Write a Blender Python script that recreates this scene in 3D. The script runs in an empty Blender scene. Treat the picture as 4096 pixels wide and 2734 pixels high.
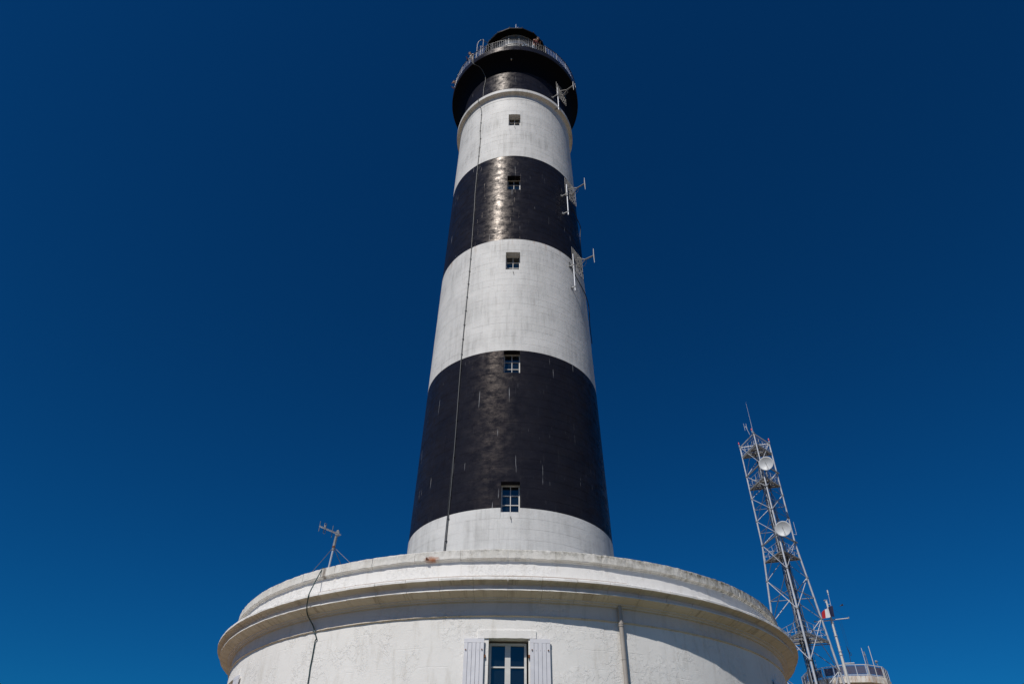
import bpy, math, random
from mathutils import Vector, Matrix
import numpy as np
random.seed(7)
R = math.radians
scene = bpy.context.scene
col = scene.collection

# ------------------------------------------------------------------ camera
PITCH, ROLL, YAW = R(38.672), R(0.625), R(-0.0697)
F = Vector((math.sin(YAW)*math.cos(PITCH), math.cos(YAW)*math.cos(PITCH), math.sin(PITCH)))
R0 = Vector((math.cos(YAW), -math.sin(YAW), 0)); U0 = R0.cross(F)
RX = R0*math.cos(ROLL) + U0*math.sin(ROLL); UX = U0*math.cos(ROLL) - R0*math.sin(ROLL)
CAM = Vector((0, -30, 1.6))
cd = bpy.data.cameras.new('camera'); cam = bpy.data.objects.new('camera', cd); col.objects.link(cam)
cd.sensor_width = 36; cd.lens = 24.01; cd.clip_start = 0.1; cd.clip_end = 20000
cam.matrix_world = Matrix(((RX.x, UX.x, -F.x, CAM.x), (RX.y, UX.y, -F.y, CAM.y), (RX.z, UX.z, -F.z, CAM.z), (0, 0, 0, 1)))
scene.camera = cam

# ------------------------------------------------------------------ sky and sun
SUN_AZ, SUN_EL = R(-27), R(51)          # azimuth: 0 = from the camera's side, negative = left
SUN = Vector((math.sin(SUN_AZ)*math.cos(SUN_EL), -math.cos(SUN_AZ)*math.cos(SUN_EL), math.sin(SUN_EL)))
world = bpy.data.worlds.new('World'); scene.world = world; world.use_nodes = True
wt = world.node_tree; wt.nodes.clear()
sky = wt.nodes.new('ShaderNodeTexSky'); sky.sky_type = 'NISHITA'; sky.sun_disc = False
sky.sun_elevation = SUN_EL; sky.sun_rotation = math.atan2(SUN.x, SUN.y)
sky.altitude = 0; sky.air_density = 1.0; sky.dust_density = 0.2; sky.ozone_density = 3.0
tint = wt.nodes.new('ShaderNodeMix'); tint.data_type = 'RGBA'; tint.blend_type = 'MULTIPLY'
tint.inputs['Factor'].default_value = 1; tint.inputs['B'].default_value = (0.03, 0.445, 0.78, 1)   # a polarised, deep blue sky
bg = wt.nodes.new('ShaderNodeBackground'); bg.inputs['Strength'].default_value = 0.05
wo = wt.nodes.new('ShaderNodeOutputWorld')
gam = wt.nodes.new('ShaderNodeGamma'); gam.inputs['Gamma'].default_value = 1.18
wt.links.new(sky.outputs[0], gam.inputs['Color']); wt.links.new(gam.outputs[0], tint.inputs['A']); wt.links.new(tint.outputs['Result'], bg.inputs['Color']); wt.links.new(bg.outputs[0], wo.inputs[0])
sd = bpy.data.lights.new('sun', 'SUN'); sd.energy = 3.8; sd.angle = R(0.53); sd.color = (1.0, 0.95, 0.88)
so = bpy.data.objects.new('sun', sd); col.objects.link(so); so.location = (-20, -40, 60)
so.rotation_euler = SUN.to_track_quat('Z', 'Y').to_euler()
vs = scene.view_settings; vs.view_transform = 'Standard'; vs.look = 'None'; vs.exposure = 0; vs.gamma = 1; vs.use_curve_mapping = False
scene.cycles.max_bounces = 8

# ------------------------------------------------------------------ helpers
def azp(r, a, z):                       # a in degrees, 0 = towards the camera side, + = right
    a = R(a); return Vector((r*math.sin(a), -r*math.cos(a), z))

class MB:
    def __init__(s): s.v = []; s.f = []; s.sm = []; s.m = []
    def add(s, vs_, fs, smooth=False, mi=0):
        o = len(s.v); s.v += [tuple(p) for p in vs_]
        for f in fs: s.f.append(tuple(i+o for i in f)); s.sm.append(smooth); s.m.append(mi)
        return s
    def box(s, c, size, ax=None, mi=0):
        c = Vector(c); X, Y, Z = ax if ax else (Vector((1,0,0)), Vector((0,1,0)), Vector((0,0,1)))
        vs_ = [c + X*(i*size[0]/2) + Y*(j*size[1]/2) + Z*(k*size[2]/2) for k in (-1,1) for j in (-1,1) for i in (-1,1)]
        return s.add(vs_, [(0,2,3,1),(4,5,7,6),(0,1,5,4),(2,6,7,3),(0,4,6,2),(1,3,7,5)], mi=mi)
    def beam(s, a, b, w, h=None, up=(0,0,1)):
        a, b = Vector(a), Vector(b); Z = (b-a).normalized(); X = Vector(up).cross(Z)
        if X.length < 1e-3: X = Vector((1,0,0)).cross(Z)
        X.normalize(); Y = Z.cross(X)
        return s.box((a+b)/2, (w, h or w, (b-a).length), (X, Y, Z))
    def tube(s, pts, r, n=8, caps=True, mi=0, close=False):
        pts = [Vector(p) for p in pts]; rs = r if isinstance(r, (list, tuple)) else [r]*len(pts)
        L = len(pts); vs_ = []; X = None
        for i, p in enumerate(pts):
            if close: d = pts[(i+1) % L] - pts[i-1]
            else: d = pts[min(i+1, L-1)] - pts[max(i-1, 0)]
            d.normalize()
            if X is None:
                X = d.cross(Vector((0.3, 0.2, 1)))
                if X.length < .15: X = d.cross(Vector((1, 0, 0)))
            X = (X - d*X.dot(d)).normalized(); Y = d.cross(X)
            vs_ += [p + (X*math.cos(2*math.pi*k/n) + Y*math.sin(2*math.pi*k/n))*rs[i] for k in range(n)]
        fs = [(i*n+k, i*n+(k+1) % n, (i+1)*n+(k+1) % n, (i+1)*n+k) for i in range(L-1) for k in range(n)]
        if close: fs += [((L-1)*n+k, (L-1)*n+(k+1) % n, (k+1) % n, k) for k in range(n)]
        s.add(vs_, fs, True, mi)
        if caps and not close:
            s.add(vs_[:n], [tuple(range(n))[::-1]], False, mi); s.add(vs_[-n:], [tuple(range(n))], False, mi)
        return s
    def lathe(s, prof, a0=-180, a1=180, n=96, smooth=False, c=(0,0), caps=False, mi=0):
        full = abs(a1-a0-360) < 1e-6; st = n if full else n+1; P = len(prof)
        vs_ = []
        for i in range(st):
            for r, z in prof:
                p = azp(r, a0+(a1-a0)*i/n, z); vs_.append(p + Vector((c[0], c[1], 0)))
        fs = [(i*P+j, i*P+j+1, ((i+1) % st)*P+j+1, ((i+1) % st)*P+j) for i in range(n) for j in range(P-1)]
        s.add(vs_, fs, smooth, mi)
        if caps and not full:
            s.add(vs_[:P], [tuple(range(P))[::-1]], False, mi); s.add(vs_[-P:], [tuple(range(P))], False, mi)
        return s
    def sphere(s, c, r, n=12, m=8, sc=(1,1,1), mi=0):
        c = Vector(c); vs_ = [c + Vector((0,0,-r*sc[2]))]
        for j in range(1, m):
            t = -math.pi/2 + math.pi*j/m
            vs_ += [c + Vector((r*sc[0]*math.cos(t)*math.cos(2*math.pi*k/n), r*sc[1]*math.cos(t)*math.sin(2*math.pi*k/n), r*sc[2]*math.sin(t))) for k in range(n)]
        vs_.append(c + Vector((0,0,r*sc[2]))); T = len(vs_)-1
        fs = [(0, 1+(k+1) % n, 1+k) for k in range(n)]
        fs += [(1+j*n+k, 1+j*n+(k+1) % n, 1+(j+1)*n+(k+1) % n, 1+(j+1)*n+k) for j in range(m-2) for k in range(n)]
        fs += [(T, 1+(m-2)*n+k, 1+(m-2)*n+(k+1) % n) for k in range(n)]
        return s.add(vs_, fs, True, mi)
    def mesh(s, name, mat):
        me = bpy.data.meshes.new(name); me.from_pydata(s.v, [], s.f)
        for m in (mat if isinstance(mat, (list, tuple)) else [mat]): me.materials.append(m)
        me.polygons.foreach_set('use_smooth', s.sm); me.polygons.foreach_set('material_index', s.m); me.update()
        return me
    def build(s, name, mat, parent=None, **kw):
        return put(name, s.mesh(name, mat), parent, **kw)

def put(name, me, parent=None, label=None, cat=None, group=None, kind=None):
    o = bpy.data.objects.new(name, me); col.objects.link(o)
    if parent is not None:
        o.parent = parent; o.matrix_parent_inverse = root_inv(parent)
    if label: o['label'] = label
    if cat: o['category'] = cat
    if group: o['group'] = group
    if kind: o['kind'] = kind
    return o
def root_inv(p):                        # meshes are built in world coordinates; parts sit at the origin of their thing
    return Matrix.Translation(-p.location) if p.parent is None else Matrix.Identity(4)
def thing(name, loc, label, cat, group=None):
    o = bpy.data.objects.new(name, None); col.objects.link(o); o.location = loc; o.empty_display_size = .3
    o['label'] = label; o['category'] = cat
    if group: o['group'] = group
    return o

# ------------------------------------------------------------------ materials
class NT:
    def __init__(s, name):
        s.mat = bpy.data.materials.new(name); s.mat.use_nodes = True; s.t = s.mat.node_tree
        s.b = s.t.nodes['Principled BSDF']
    def n(s, typ, **kw):
        nd = s.t.nodes.new(typ)
        for k, v in kw.items(): setattr(nd, k, v)
        return nd
    def l(s, a, b): s.t.links.new(a, b)
    def val(s, x, inp):
        if hasattr(x, 'is_output'): s.l(x, inp)
        else: inp.default_value = x
    def math(s, op, a, b=0.0, c=None, clamp=False):
        nd = s.n('ShaderNodeMath', operation=op, use_clamp=clamp); s.val(a, nd.inputs[0]); s.val(b, nd.inputs[1])
        if c is not None: s.val(c, nd.inputs[2])
        return nd.outputs[0]
    def pos(s):
        g = s.n('ShaderNodeNewGeometry'); x = s.n('ShaderNodeSeparateXYZ'); s.l(g.outputs['Position'], x.inputs[0])
        return g.outputs['Position'], x.outputs[0], x.outputs[1], x.outputs[2]
    def vec(s, x, y, z):
        nd = s.n('ShaderNodeCombineXYZ')
        for i, q in enumerate((x, y, z)): s.val(q, nd.inputs[i])
        return nd.outputs[0]
    def cyl(s, r=4.4):                  # unrolled surface coordinates round the tower's axis
        p, x, y, z = s.pos()
        u = s.math('MULTIPLY', s.math('ARCTAN2', x, s.math('MULTIPLY', y, -1)), r)
        return p, u, z
    def noise(s, v, scale=1, detail=4, rough=.55, dist=0):
        nd = s.n('ShaderNodeTexNoise'); s.l(v, nd.inputs['Vector']); nd.inputs['Scale'].default_value = scale
        nd.inputs['Detail'].default_value = detail; nd.inputs['Roughness'].default_value = rough; nd.inputs['Distortion'].default_value = dist
        return nd.outputs['Fac']
    def ramp(s, x, lo, hi, a=0, b=1):
        nd = s.n('ShaderNodeMapRange', clamp=True); s.val(x, nd.inputs[0])
        nd.inputs[1].default_value = lo; nd.inputs[2].default_value = hi; nd.inputs[3].default_value = a; nd.inputs[4].default_value = b
        return nd.outputs[0]
    def mix(s, f, a, b):
        nd = s.n('ShaderNodeMix', data_type='RGBA'); s.val(f, nd.inputs['Factor'])
        for k, q in (('A', a), ('B', b)):
            if hasattr(q, 'is_output'): s.l(q, nd.inputs[k])
            else: nd.inputs[k].default_value = (*q, 1)
        return nd.outputs['Result']
    def bump(s, h, strength=.5, dist=.01, nrm=None):
        nd = s.n('ShaderNodeBump'); s.l(h, nd.inputs['Height']); nd.inputs['Strength'].default_value = strength; nd.inputs['Distance'].default_value = dist
        if nrm: s.l(nrm, nd.inputs['Normal'])
        return nd.outputs[0]
    def out(s, color=None, rough=None, nrm=None, spec=None, metal=None):
        for k, q in (('Base Color', color), ('Roughness', rough), ('Normal', nrm), ('Specular IOR Level', spec), ('Metallic', metal)):
            if q is None: continue
            if isinstance(q, tuple): s.b.inputs[k].default_value = (*q, 1)
            else: s.val(q, s.b.inputs[k])
        return s.mat

def plain(name, color, rough=.6, metal=0., spec=.5, var=.15, bump=.0, scale=6):
    t = NT(name); p, x, y, z = t.pos()
    nz = t.noise(p, scale, 5)
    c = t.mix(t.ramp(nz, .3, .7), tuple(q*(1-var) for q in color), tuple(min(1, q*(1+var)) for q in color))
    return t.out(c, t.ramp(nz, .3, .7, max(0, rough-.08), min(1, rough+.08)), t.bump(t.noise(p, scale*8, 4), bump, .004) if bump else None, spec, metal)

def white_tower():
    t = NT('white_tower_paint'); p, u, z = t.cyl()
    uv = t.vec(u, z, 0)
    streak = t.noise(t.vec(t.math('MULTIPLY', u, 5.0), t.math('MULTIPLY', z, .35), 0), 1, 6, .65)
    patch = t.noise(uv, .55, 6, .6); speck = t.noise(uv, 7, 4, .7)
    d = t.math('ADD', t.math('MULTIPLY', t.ramp(streak, .42, .75), t.ramp(patch, .38, .68)), t.math('MULTIPLY', t.ramp(speck, .6, .82), t.math('MULTIPLY', t.ramp(patch, .45, .62), .7)), clamp=True)
    c = t.mix(t.ramp(patch, .3, .7), (.68, .675, .66), (.58, .58, .57))
    c = t.mix(t.math('MULTIPLY', d, .72), c, (.22, .215, .20))
    # rust brought down from the edge of the black band above
    rust = t.math('MULTIPLY', t.ramp(z, 28.6, 29.44), t.ramp(t.noise(t.vec(t.math('MULTIPLY', u, 3.0), t.math('MULTIPLY', z, .5), 3), 1, 5, .7), .55, .75))
    c = t.mix(t.math('MULTIPLY', rust, t.math('LESS_THAN', z, 29.45)), c, (.36, .23, .14))
    h = t.math('ADD', t.math('MULTIPLY', t.noise(uv, 3.2, 6, .65), 1.0), t.math('MULTIPLY', t.noise(p, 26, 4), .25))
    return t.out(c, .62, t.bump(h, .45, .03), .35)
def black_tower(name='black_tower_paint', rmin=.23, scr=1.0):
    t = NT(name); p, u, z = t.cyl()
    uv = t.vec(u, z, 0)
    patch = t.noise(uv, .8, 5, .6)
    c = t.mix(t.ramp(patch, .3, .7), (.0110, .0118, .0185), (.0175, .0176, .0245))
    # dried white drips
    sx = t.noise(t.vec(t.math('MULTIPLY', u, 13.0), t.math('MULTIPLY', z, .55), 5), 1, 2, .45, .12)
    gate = t.noise(t.vec(t.math('MULTIPLY', u, 1.1), t.math('MULTIPLY', z, .5), 9), 1, 3, .6)
    dr = t.math('MULTIPLY', t.ramp(sx, .70, .73), t.ramp(gate, .46, .56))
    sx2 = t.noise(t.vec(t.math('MULTIPLY', u, 16.0), t.math('MULTIPLY', z, .9), 2), 1, 3, .5)
    dr = t.math('ADD', dr, t.math('MULTIPLY', t.ramp(sx2, .66, .8), .10), clamp=True)
    c = t.mix(t.math('MULTIPLY', dr, .75*scr), c, (.34, .35, .37))
    wav = t.noise(t.vec(t.math('MULTIPLY', u, 1.7), t.math('MULTIPLY', z, 3.0), 0), 1, 4, .6, .6)
    h = t.math('ADD', wav, t.math('ADD', t.math('MULTIPLY', t.noise(uv, 9, 5, .65), .35), t.math('MULTIPLY', t.noise(uv, 34, 3), .10)))
    rg = t.ramp(t.noise(t.vec(t.math('MULTIPLY', u, 1.6), t.math('MULTIPLY', z, 3.2), 6), 1, 7, .72, .5), .36, .62, rmin, rmin+.16)
    t.b.inputs['Specular Tint'].default_value = (1, .80, .66, 1)
    return t.out(c, rg, t.bump(h, .19, .034), t.ramp(t.noise(t.vec(t.math('MULTIPLY', u, 2.2), t.math('MULTIPLY', z, 2.6), 12), 1, 6, .7), .40, .60, .015, .145))
def stucco(name='base_stucco', base=(.83, .815, .79), low=(.76, .745, .72), lichen=False, warm=False):
    t = NT(name); p, u, z = t.cyl(10.5)
    uv = t.vec(u, z, 0)
    patch = t.noise(uv, .5, 6, .6)
    c = t.mix(t.ramp(patch, .32, .68), base, low)
    grime = t.noise(t.vec(t.math('MULTIPLY', u, 4.0), t.math('MULTIPLY', z, .8), 1), 1, 6, .68)
    c = t.mix(t.math('MULTIPLY', t.ramp(grime, .52, .78), .45), c, (.40, .36, .29))
    # flaked paint: plateaus with a raised edge
    warp = t.noise(uv, 2.2, 5, .7, .4)
    flake = t.math('MULTIPLY', t.ramp(t.noise(uv, 4.5, 7, .72, .5), .50, .525), t.ramp(t.noise(uv, .75, 4), .46, .58))
    course = t.math('PINGPONG', t.math('ADD', z, t.math('MULTIPLY', warp, .05)), .24)
    joint = t.math('MULTIPLY', t.ramp(course, 0.0, .012, 1, 0), t.ramp(t.noise(uv, 1.1, 4), .48, .62))
    h = t.math('SUBTRACT', t.math('ADD', t.math('MULTIPLY', warp, .75), t.math('MULTIPLY', flake, .5)), t.math('MULTIPLY', joint, .35))
    h = t.math('ADD', h, t.math('MULTIPLY', t.noise(uv, 22, 5, .65), .16))
    if lichen:
        right = t.ramp(u, -5.5, 7.0, .15, 1)          # the seaward side carries more lichen
        top = t.ramp(t.math('ADD', z, t.math('MULTIPLY', t.noise(t.vec(t.math('MULTIPLY', u, 2.2), t.math('MULTIPLY', z, .6), 4), 1, 6, .75), .55)), 9.36, 9.58)
        fl = t.ramp(t.noise(uv, 6, 7, .75), .40, .62)
        c = t.mix(t.math('MULTIPLY', t.math('MULTIPLY', top, fl), right), c, (.085, .075, .042))
        run = t.math('MULTIPLY', t.ramp(t.noise(t.vec(t.math('MULTIPLY', u, 4.5), t.math('MULTIPLY', z, 1.2), 7), 1, 6, .75), .47, .62), t.ramp(u, 1.0, 9.0, 0, .85))
        c = t.mix(run, c, (.12, .105, .07))
        spot = t.ramp(t.noise(uv, 2.4, 6, .7), .55, .7)
        c = t.mix(t.math('MULTIPLY', t.math('MULTIPLY', spot, right), .75), c, (.17, .155, .11))
        # rust run below an iron peg, and a dark run beside the aerial
        du = t.math('DIVIDE', t.math('ADD', u, 2.28), .27); dz = t.math('DIVIDE', t.math('SUBTRACT', z, 9.10), .11)
        wob = t.math('MULTIPLY', t.noise(uv, 9, 5, .7), 1.6)
        rs = t.ramp(t.math('ADD', t.math('ADD', t.math('MULTIPLY', du, du), t.math('MULTIPLY', dz, dz)), wob), .75, 1.7, 1, 0)
        c = t.mix(t.math('MULTIPLY', rs, .9), c, (.34, .10, .02))
        du = t.math('DIVIDE', t.math('ADD', u, 5.98), .11)
        rs = t.ramp(t.math('ADD', t.math('MULTIPLY', du, du), wob), .7, 1.6, 1, 0)
        c = t.mix(t.math('MULTIPLY', rs, .8), c, (.12, .085, .06))
    if warm:
        vj = t.ramp(t.noise(t.vec(t.math('MULTIPLY', u, 3.2), t.math('MULTIPLY', z, .7), 8), 1, 6, .72), .54, .74)
        c = t.mix(t.math('MULTIPLY', vj, .75), c, (.22, .15, .08))
    return t.out(c, .8, t.bump(h, .55, .022), .25)

M = {}
M['white'] = white_tower(); M['black'] = black_tower(); M['black_fascia'] = black_tower('black_fascia_paint', .22, .6)
M['stucco'] = stucco(); M['coping'] = stucco('coping_stone', (.76, .745, .71), (.66, .64, .59), lichen=True)
M['cornice'] = stucco('cornice_stone', (.75, .675, .58), (.65, .55, .44), warm=True)
M['frieze'] = stucco('frieze_stucco', (.74, .69, .66), (.64, .59, .56))
M['window_white'] = plain('window_white', (.60, .59, .565), .45, var=.06)
M['shutter'] = plain('shutter_paint', (.68, .68, .72), .5, var=.06, bump=.15, scale=4)
M['rusty'] = plain('rusty_iron', (.16, .06, .025), .85, var=.5, bump=.3, scale=20)
M['glass'] = plain('window_glass', (.006, .010, .014), .04, var=.1, spec=.6); M['glass'].node_tree.nodes['Principled BSDF'].inputs['IOR'].default_value = 1.75
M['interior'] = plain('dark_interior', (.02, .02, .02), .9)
M['galv'] = plain('galvanised_steel', (.49, .51, .55), .45, .2, var=.12, scale=3)
M['galv_dull'] = plain('weathered_steel', (.25, .26, .27), .6, .25, var=.3, scale=5)
M['rail'] = plain('railing_steel', (.19, .19, .20), .42, .3, var=.15)
M['antenna'] = plain('antenna_steel', (.24, .235, .225), .5, .3, var=.2)
M['rail_dark'] = plain('dark_rail', (.035, .04, .045), .4)
M['cable_black'] = plain('black_cable', (.018, .018, .02), .5)
M['cable_grey'] = plain('grey_cable', (.06, .064, .068), .5)
M['cable_green'] = plain('green_cable', (.020, .052, .050), .45)
M['pvc'] = plain('grey_plastic_pipe', (.37, .335, .30), .4, var=.06)
M['ledge_pipe'] = plain('painted_pipe', (.50, .44, .39), .5, var=.1)
M['dish'] = plain('dish_grey', (.52, .54, .56), .5, var=.04)
M['red'] = plain('red_lamp_glass', (.55, .02, .04), .25)
M['roof_black'] = plain('lantern_roof_paint', (.002, .002, .0025), .55, spec=.1)
M['lantern_white'] = plain('lantern_wall', (.05, .06, .07), .5)
M['lens'] = plain('lens_glass', (.16, .17, .18), .12, .4, var=.3)
M['concrete'] = plain('weathered_concrete', (.58, .54, .47), .85, var=.15, bump=.4, scale=2)
M['roofing'] = plain('roof_screed', (.40, .39, .36), .9, bump=.4, scale=2)

def rust_concrete():
    t = NT('rust_streaked_concrete'); p, x, y, z = t.pos()
    n1 = t.noise(t.vec(t.math('MULTIPLY', x, 3.5), t.math('MULTIPLY', y, 3.5), t.math('MULTIPLY', z, .6)), 1, 6, .7)
    c = t.mix(t.ramp(n1, .46, .70), (.76, .73, .67), (.34, .17, .07))
    n2 = t.noise(p, 2.0, 5); c = t.mix(t.math('MULTIPLY', t.ramp(n2, .5, .7), .4), c, (.30, .26, .20))
    return t.out(c, .85, t.bump(t.noise(p, 14, 5), .4, .01), .3)
M['rust_concrete'] = rust_concrete()
def solar_mat():
    t = NT('blue_mesh_panel'); p, x, y, z = t.pos()
    s = t.math('PINGPONG', z, .035)
    c = t.mix(t.ramp(s, .010, .016), (.20, .22, .30), (.030, .034, .085))
    c = t.mix(t.ramp(t.noise(p, 1.4, 4), .5, .7), c, (.09, .06, .08))
    return t.out(c, .4)
M['mesh_panel'] = solar_mat()
def soffit_paint():
    t = NT('black_soffit_paint'); p, u, z = t.cyl()
    return t.out(t.mix(t.noise(p, 1.5, 4), (.0014, .0014, .003), (.0025, .0025, .005)), .6, t.bump(t.noise(p, 6, 4), .2, .01), .06)
M['soffit'] = soffit_paint()
def ground_mat():
    t = NT('sandy_ground'); p, x, y, z = t.pos()
    c = t.mix(t.ramp(t.noise(p, .25, 6), .35, .65), (.27, .185, .115), (.20, .14, .085))
    c = t.mix(t.ramp(t.noise(p, .03, 5), .52, .6), c, (.07, .09, .035))
    return t.out(c, .95, t.bump(t.noise(p, 20, 4), .5, .02), .2)
M['ground'] = ground_mat()

# ------------------------------------------------------------------ ground
g = MB(); g.lathe([(0.01, 0), (60, 0), (400, 0), (6000, 0)], n=64)
g.build('ground', M['ground'], kind='structure')

# ------------------------------------------------------------------ shell with openings (walls of towers and houses)
def shell(mb, rfun, z0, z1, holes, nz=1, step=3.0, depth=.4):
    """cylindrical wall; holes = [(a0,a1,z0,z1)]; openings get reveals of the given depth"""
    az = set(-180+step*i for i in range(int(360/step))); zs = set(z0+(z1-z0)*i/nz for i in range(nz+1))
    for a0, a1, b0, b1 in holes:
        az = {a for a in az if not (min(abs(a-a0), abs(a-a1)) < .4)} | {a0, a1, (a0+a1)/2}; zs |= {max(z0, b0), min(z1, b1)}
    az = sorted(az); zs = sorted(zs); n = len(az)
    vs_ = [azp(rfun(z), a, z) for z in zs for a in az]; fs = []
    for j in range(len(zs)-1):
        for i in range(n):
            a = az[i]; b = az[(i+1) % n] if i+1 < n else az[0]+360
            am, zm = (a+b)/2, (zs[j]+zs[j+1])/2
            if any(h[0] < am < h[1] and h[2] < zm < h[3] for h in holes): continue
            fs.append((j*n+i, j*n+(i+1) % n, (j+1)*n+(i+1) % n, (j+1)*n+i))
    mb.add(vs_, fs, True)
    for a0, a1, b0, b1 in holes:
        lo, hi = max(b0, z0), min(b1, z1)
        if hi <= lo: continue
        def q(a, z, d):                 # parallel-sided reveal
            am = R((a0+a1)/2); nd = Vector((-math.sin(am), math.cos(am), 0)); return azp(rfun(z)+.004, a, z) + nd*d
        for a in (a0, a1):
            mb.add([q(a, lo, 0), q(a, lo, depth), q(a, hi, depth), q(a, hi, 0)], [(0,1,2,3)])
        am = (a0+a1)/2
        for z in (lo, hi):
            if z in (b0, b1):
                mb.add([q(a0, z, 0), q(am, z, 0), q(a1, z, 0), q(a1, z, depth), q(a0, z, depth)], [(0,1,2,3,4)])

# ------------------------------------------------------------------ lighthouse tower
LH = thing('lighthouse', (0, 0, 0), 'tall round lighthouse tower in black and white bands above a round white building', 'lighthouse')
tr = lambda z: 4.605 - .0214*(z-13.04)
BANDS = [('white_band', 8.6, 13.478, 11, 'white'), ('black_band', 13.478, 21.571, 18, 'black'), ('white_band', 21.571, 29.442, 18, 'white'),
         ('black_band', 29.442, 37.149, 17, 'black'), ('white_band', 37.149, 43.62, 14, 'white')]
WINZ = [(13.29, 14.64), (20.245, 21.571), (27.07, 28.39), (33.805, 35.12), (40.50, 41.80)]
HOLES = []
for b0, b1 in WINZ:
    w = math.degrees(.385/tr((b0+b1)/2)); HOLES.append((-w-.35, w-.35, b0, b1))
def rect_sub(rect, h):
    a0, a1, z0, z1 = rect; b0, b1, y0, y1 = h
    if b0 >= a1 or b1 <= a0 or y0 >= z1 or y1 <= z0: return [rect]
    out = []
    if a0 < b0: out.append((a0, b0, z0, z1))
    if a1 > b1: out.append((b1, a1, z0, z1))
    m0, m1 = max(a0, b0), min(a1, b1)
    if z0 < y0: out.append((m0, m1, z0, y0))
    if z1 > y1: out.append((m0, m1, y1, z1))
    return out
def block(a0, a1, z0, z1, dr, gap=.0032, bev=.005):
    """one dressed stone: slightly proud of the joints, chamfered edges, outward vertex normals"""
    rm = tr((z0+z1)/2); ga = math.degrees(gap/rm); ba = math.degrees((gap+bev)/rm)
    n = max(1, int((a1-a0)/4.0+.5))
    A = [a0+ga] + [a0+ba + (a1-a0-2*ba)*i/n for i in range(n+1)] + [a1-ga]
    Z = [z0+gap, z0+gap+bev, z1-gap-bev, z1-gap]
    vs_, nr, fs = [], [], []
    for i, a in enumerate(A):
        ea = i in (0, len(A)-1)
        for j, z in enumerate(Z):
            ez = j in (0, 3)
            vs_.append(azp(tr(z)+dr-(bev*.9 if (ea or ez) else 0), a, z))
            d = azp(1, a, .0214)
            if ez: d += Vector((0, 0, -.35 if j == 0 else .35))
            if ea: d += azp(1, a+90, 0)*(-.35 if i == 0 else .35)
            nr.append(d.normalized())
    for i in range(len(A)-1):
        for j in range(3): fs.append((i*4+j, (i+1)*4+j, (i+1)*4+j+1, i*4+j+1))
    return vs_, fs, nr
stones = []
rg = random.Random(3)
for bi, (nm, z0, z1, nc, mk) in enumerate(BANDS):
    for c in range(nc):
        za, zb = z0+(z1-z0)*c/nc, z0+(z1-z0)*(c+1)/nc
        a = -180 + rg.uniform(0, 12); end = a+360; cuts = [a]
        while a < end-9:
            a += rg.choice((11.5, 14, 16, 17.5, 19)) ; cuts.append(min(a, end))
        cuts[-1] = end
        for p0, p1 in zip(cuts[:-1], cuts[1:]):
            if p1-p0 < 2: continue
            sh = 360 if p0 >= 180 else 0
            rects = [(p0-sh, p1-sh, za, zb)]
            for h in HOLES: rects = [q for rc in rects for q in rect_sub(rc, h)]
            for rc in rects:
                if rc[1]-rc[0] < .5 or rc[3]-rc[2] < .05: continue
                stones.append((bi, rc))
def shown(s):
    a0, a1, z0, z1 = s[1]; p = azp(tr(z0), (a0+a1)/2, (z0+z1)/2); v = CAM-p; n = azp(1, (a0+a1)/2, 0)
    if z0 < 12.0: return 0
    return max(0, n.dot(v.normalized()))*(a1-a0)*(z1-z0)/v.length_squared
order = sorted(range(len(stones)), key=lambda i: -shown(stones[i])); single = set(order[:300])
bands = []
for nm, z0, z1, nc, mk in BANDS:
    mb = MB(); shell(mb, lambda z: tr(z)-.008, z0, z1, [h for h in HOLES if h[2] < z1-.002 and h[3] > z0+.002])
    bands.append(mb.build(nm, M[mk], LH))
rv, rf, rn, rm_ = [], [], [], []
for i, (bi, rc) in enumerate(stones):
    dr = rg.gauss(0, .0012)
    k = 1.7 if BANDS[bi][4] == 'black' else .85
    v, f, n = block(*rc, dr, k*rg.choice((.0011, .0019, .003, .0042)), k*rg.choice((.003, .004, .005)))
    if i in single:
        me = bpy.data.meshes.new('stone'); me.from_pydata(v, [], f); me.materials.append(M[BANDS[bi][4]])
        me.polygons.foreach_set('use_smooth', [True]*len(f)); me.normals_split_custom_set_from_vertices(n)
        put('stone', me, bands[bi])
    else:
        o = len(rv); rv += v; rn += n; rf += [tuple(k+o for k in q) for q in f]; rm_ += [0 if BANDS[bi][4] == 'white' else 1]*len(f)
me = bpy.data.meshes.new('stonework'); me.from_pydata(rv, [], rf); me.materials.append(M['white']); me.materials.append(M['black'])
me.polygons.foreach_set('use_smooth', [True]*len(rf)); me.polygons.foreach_set('material_index', rm_); me.normals_split_custom_set_from_vertices(rn)
put('stonework', me, LH, kind='stuff')

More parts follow.
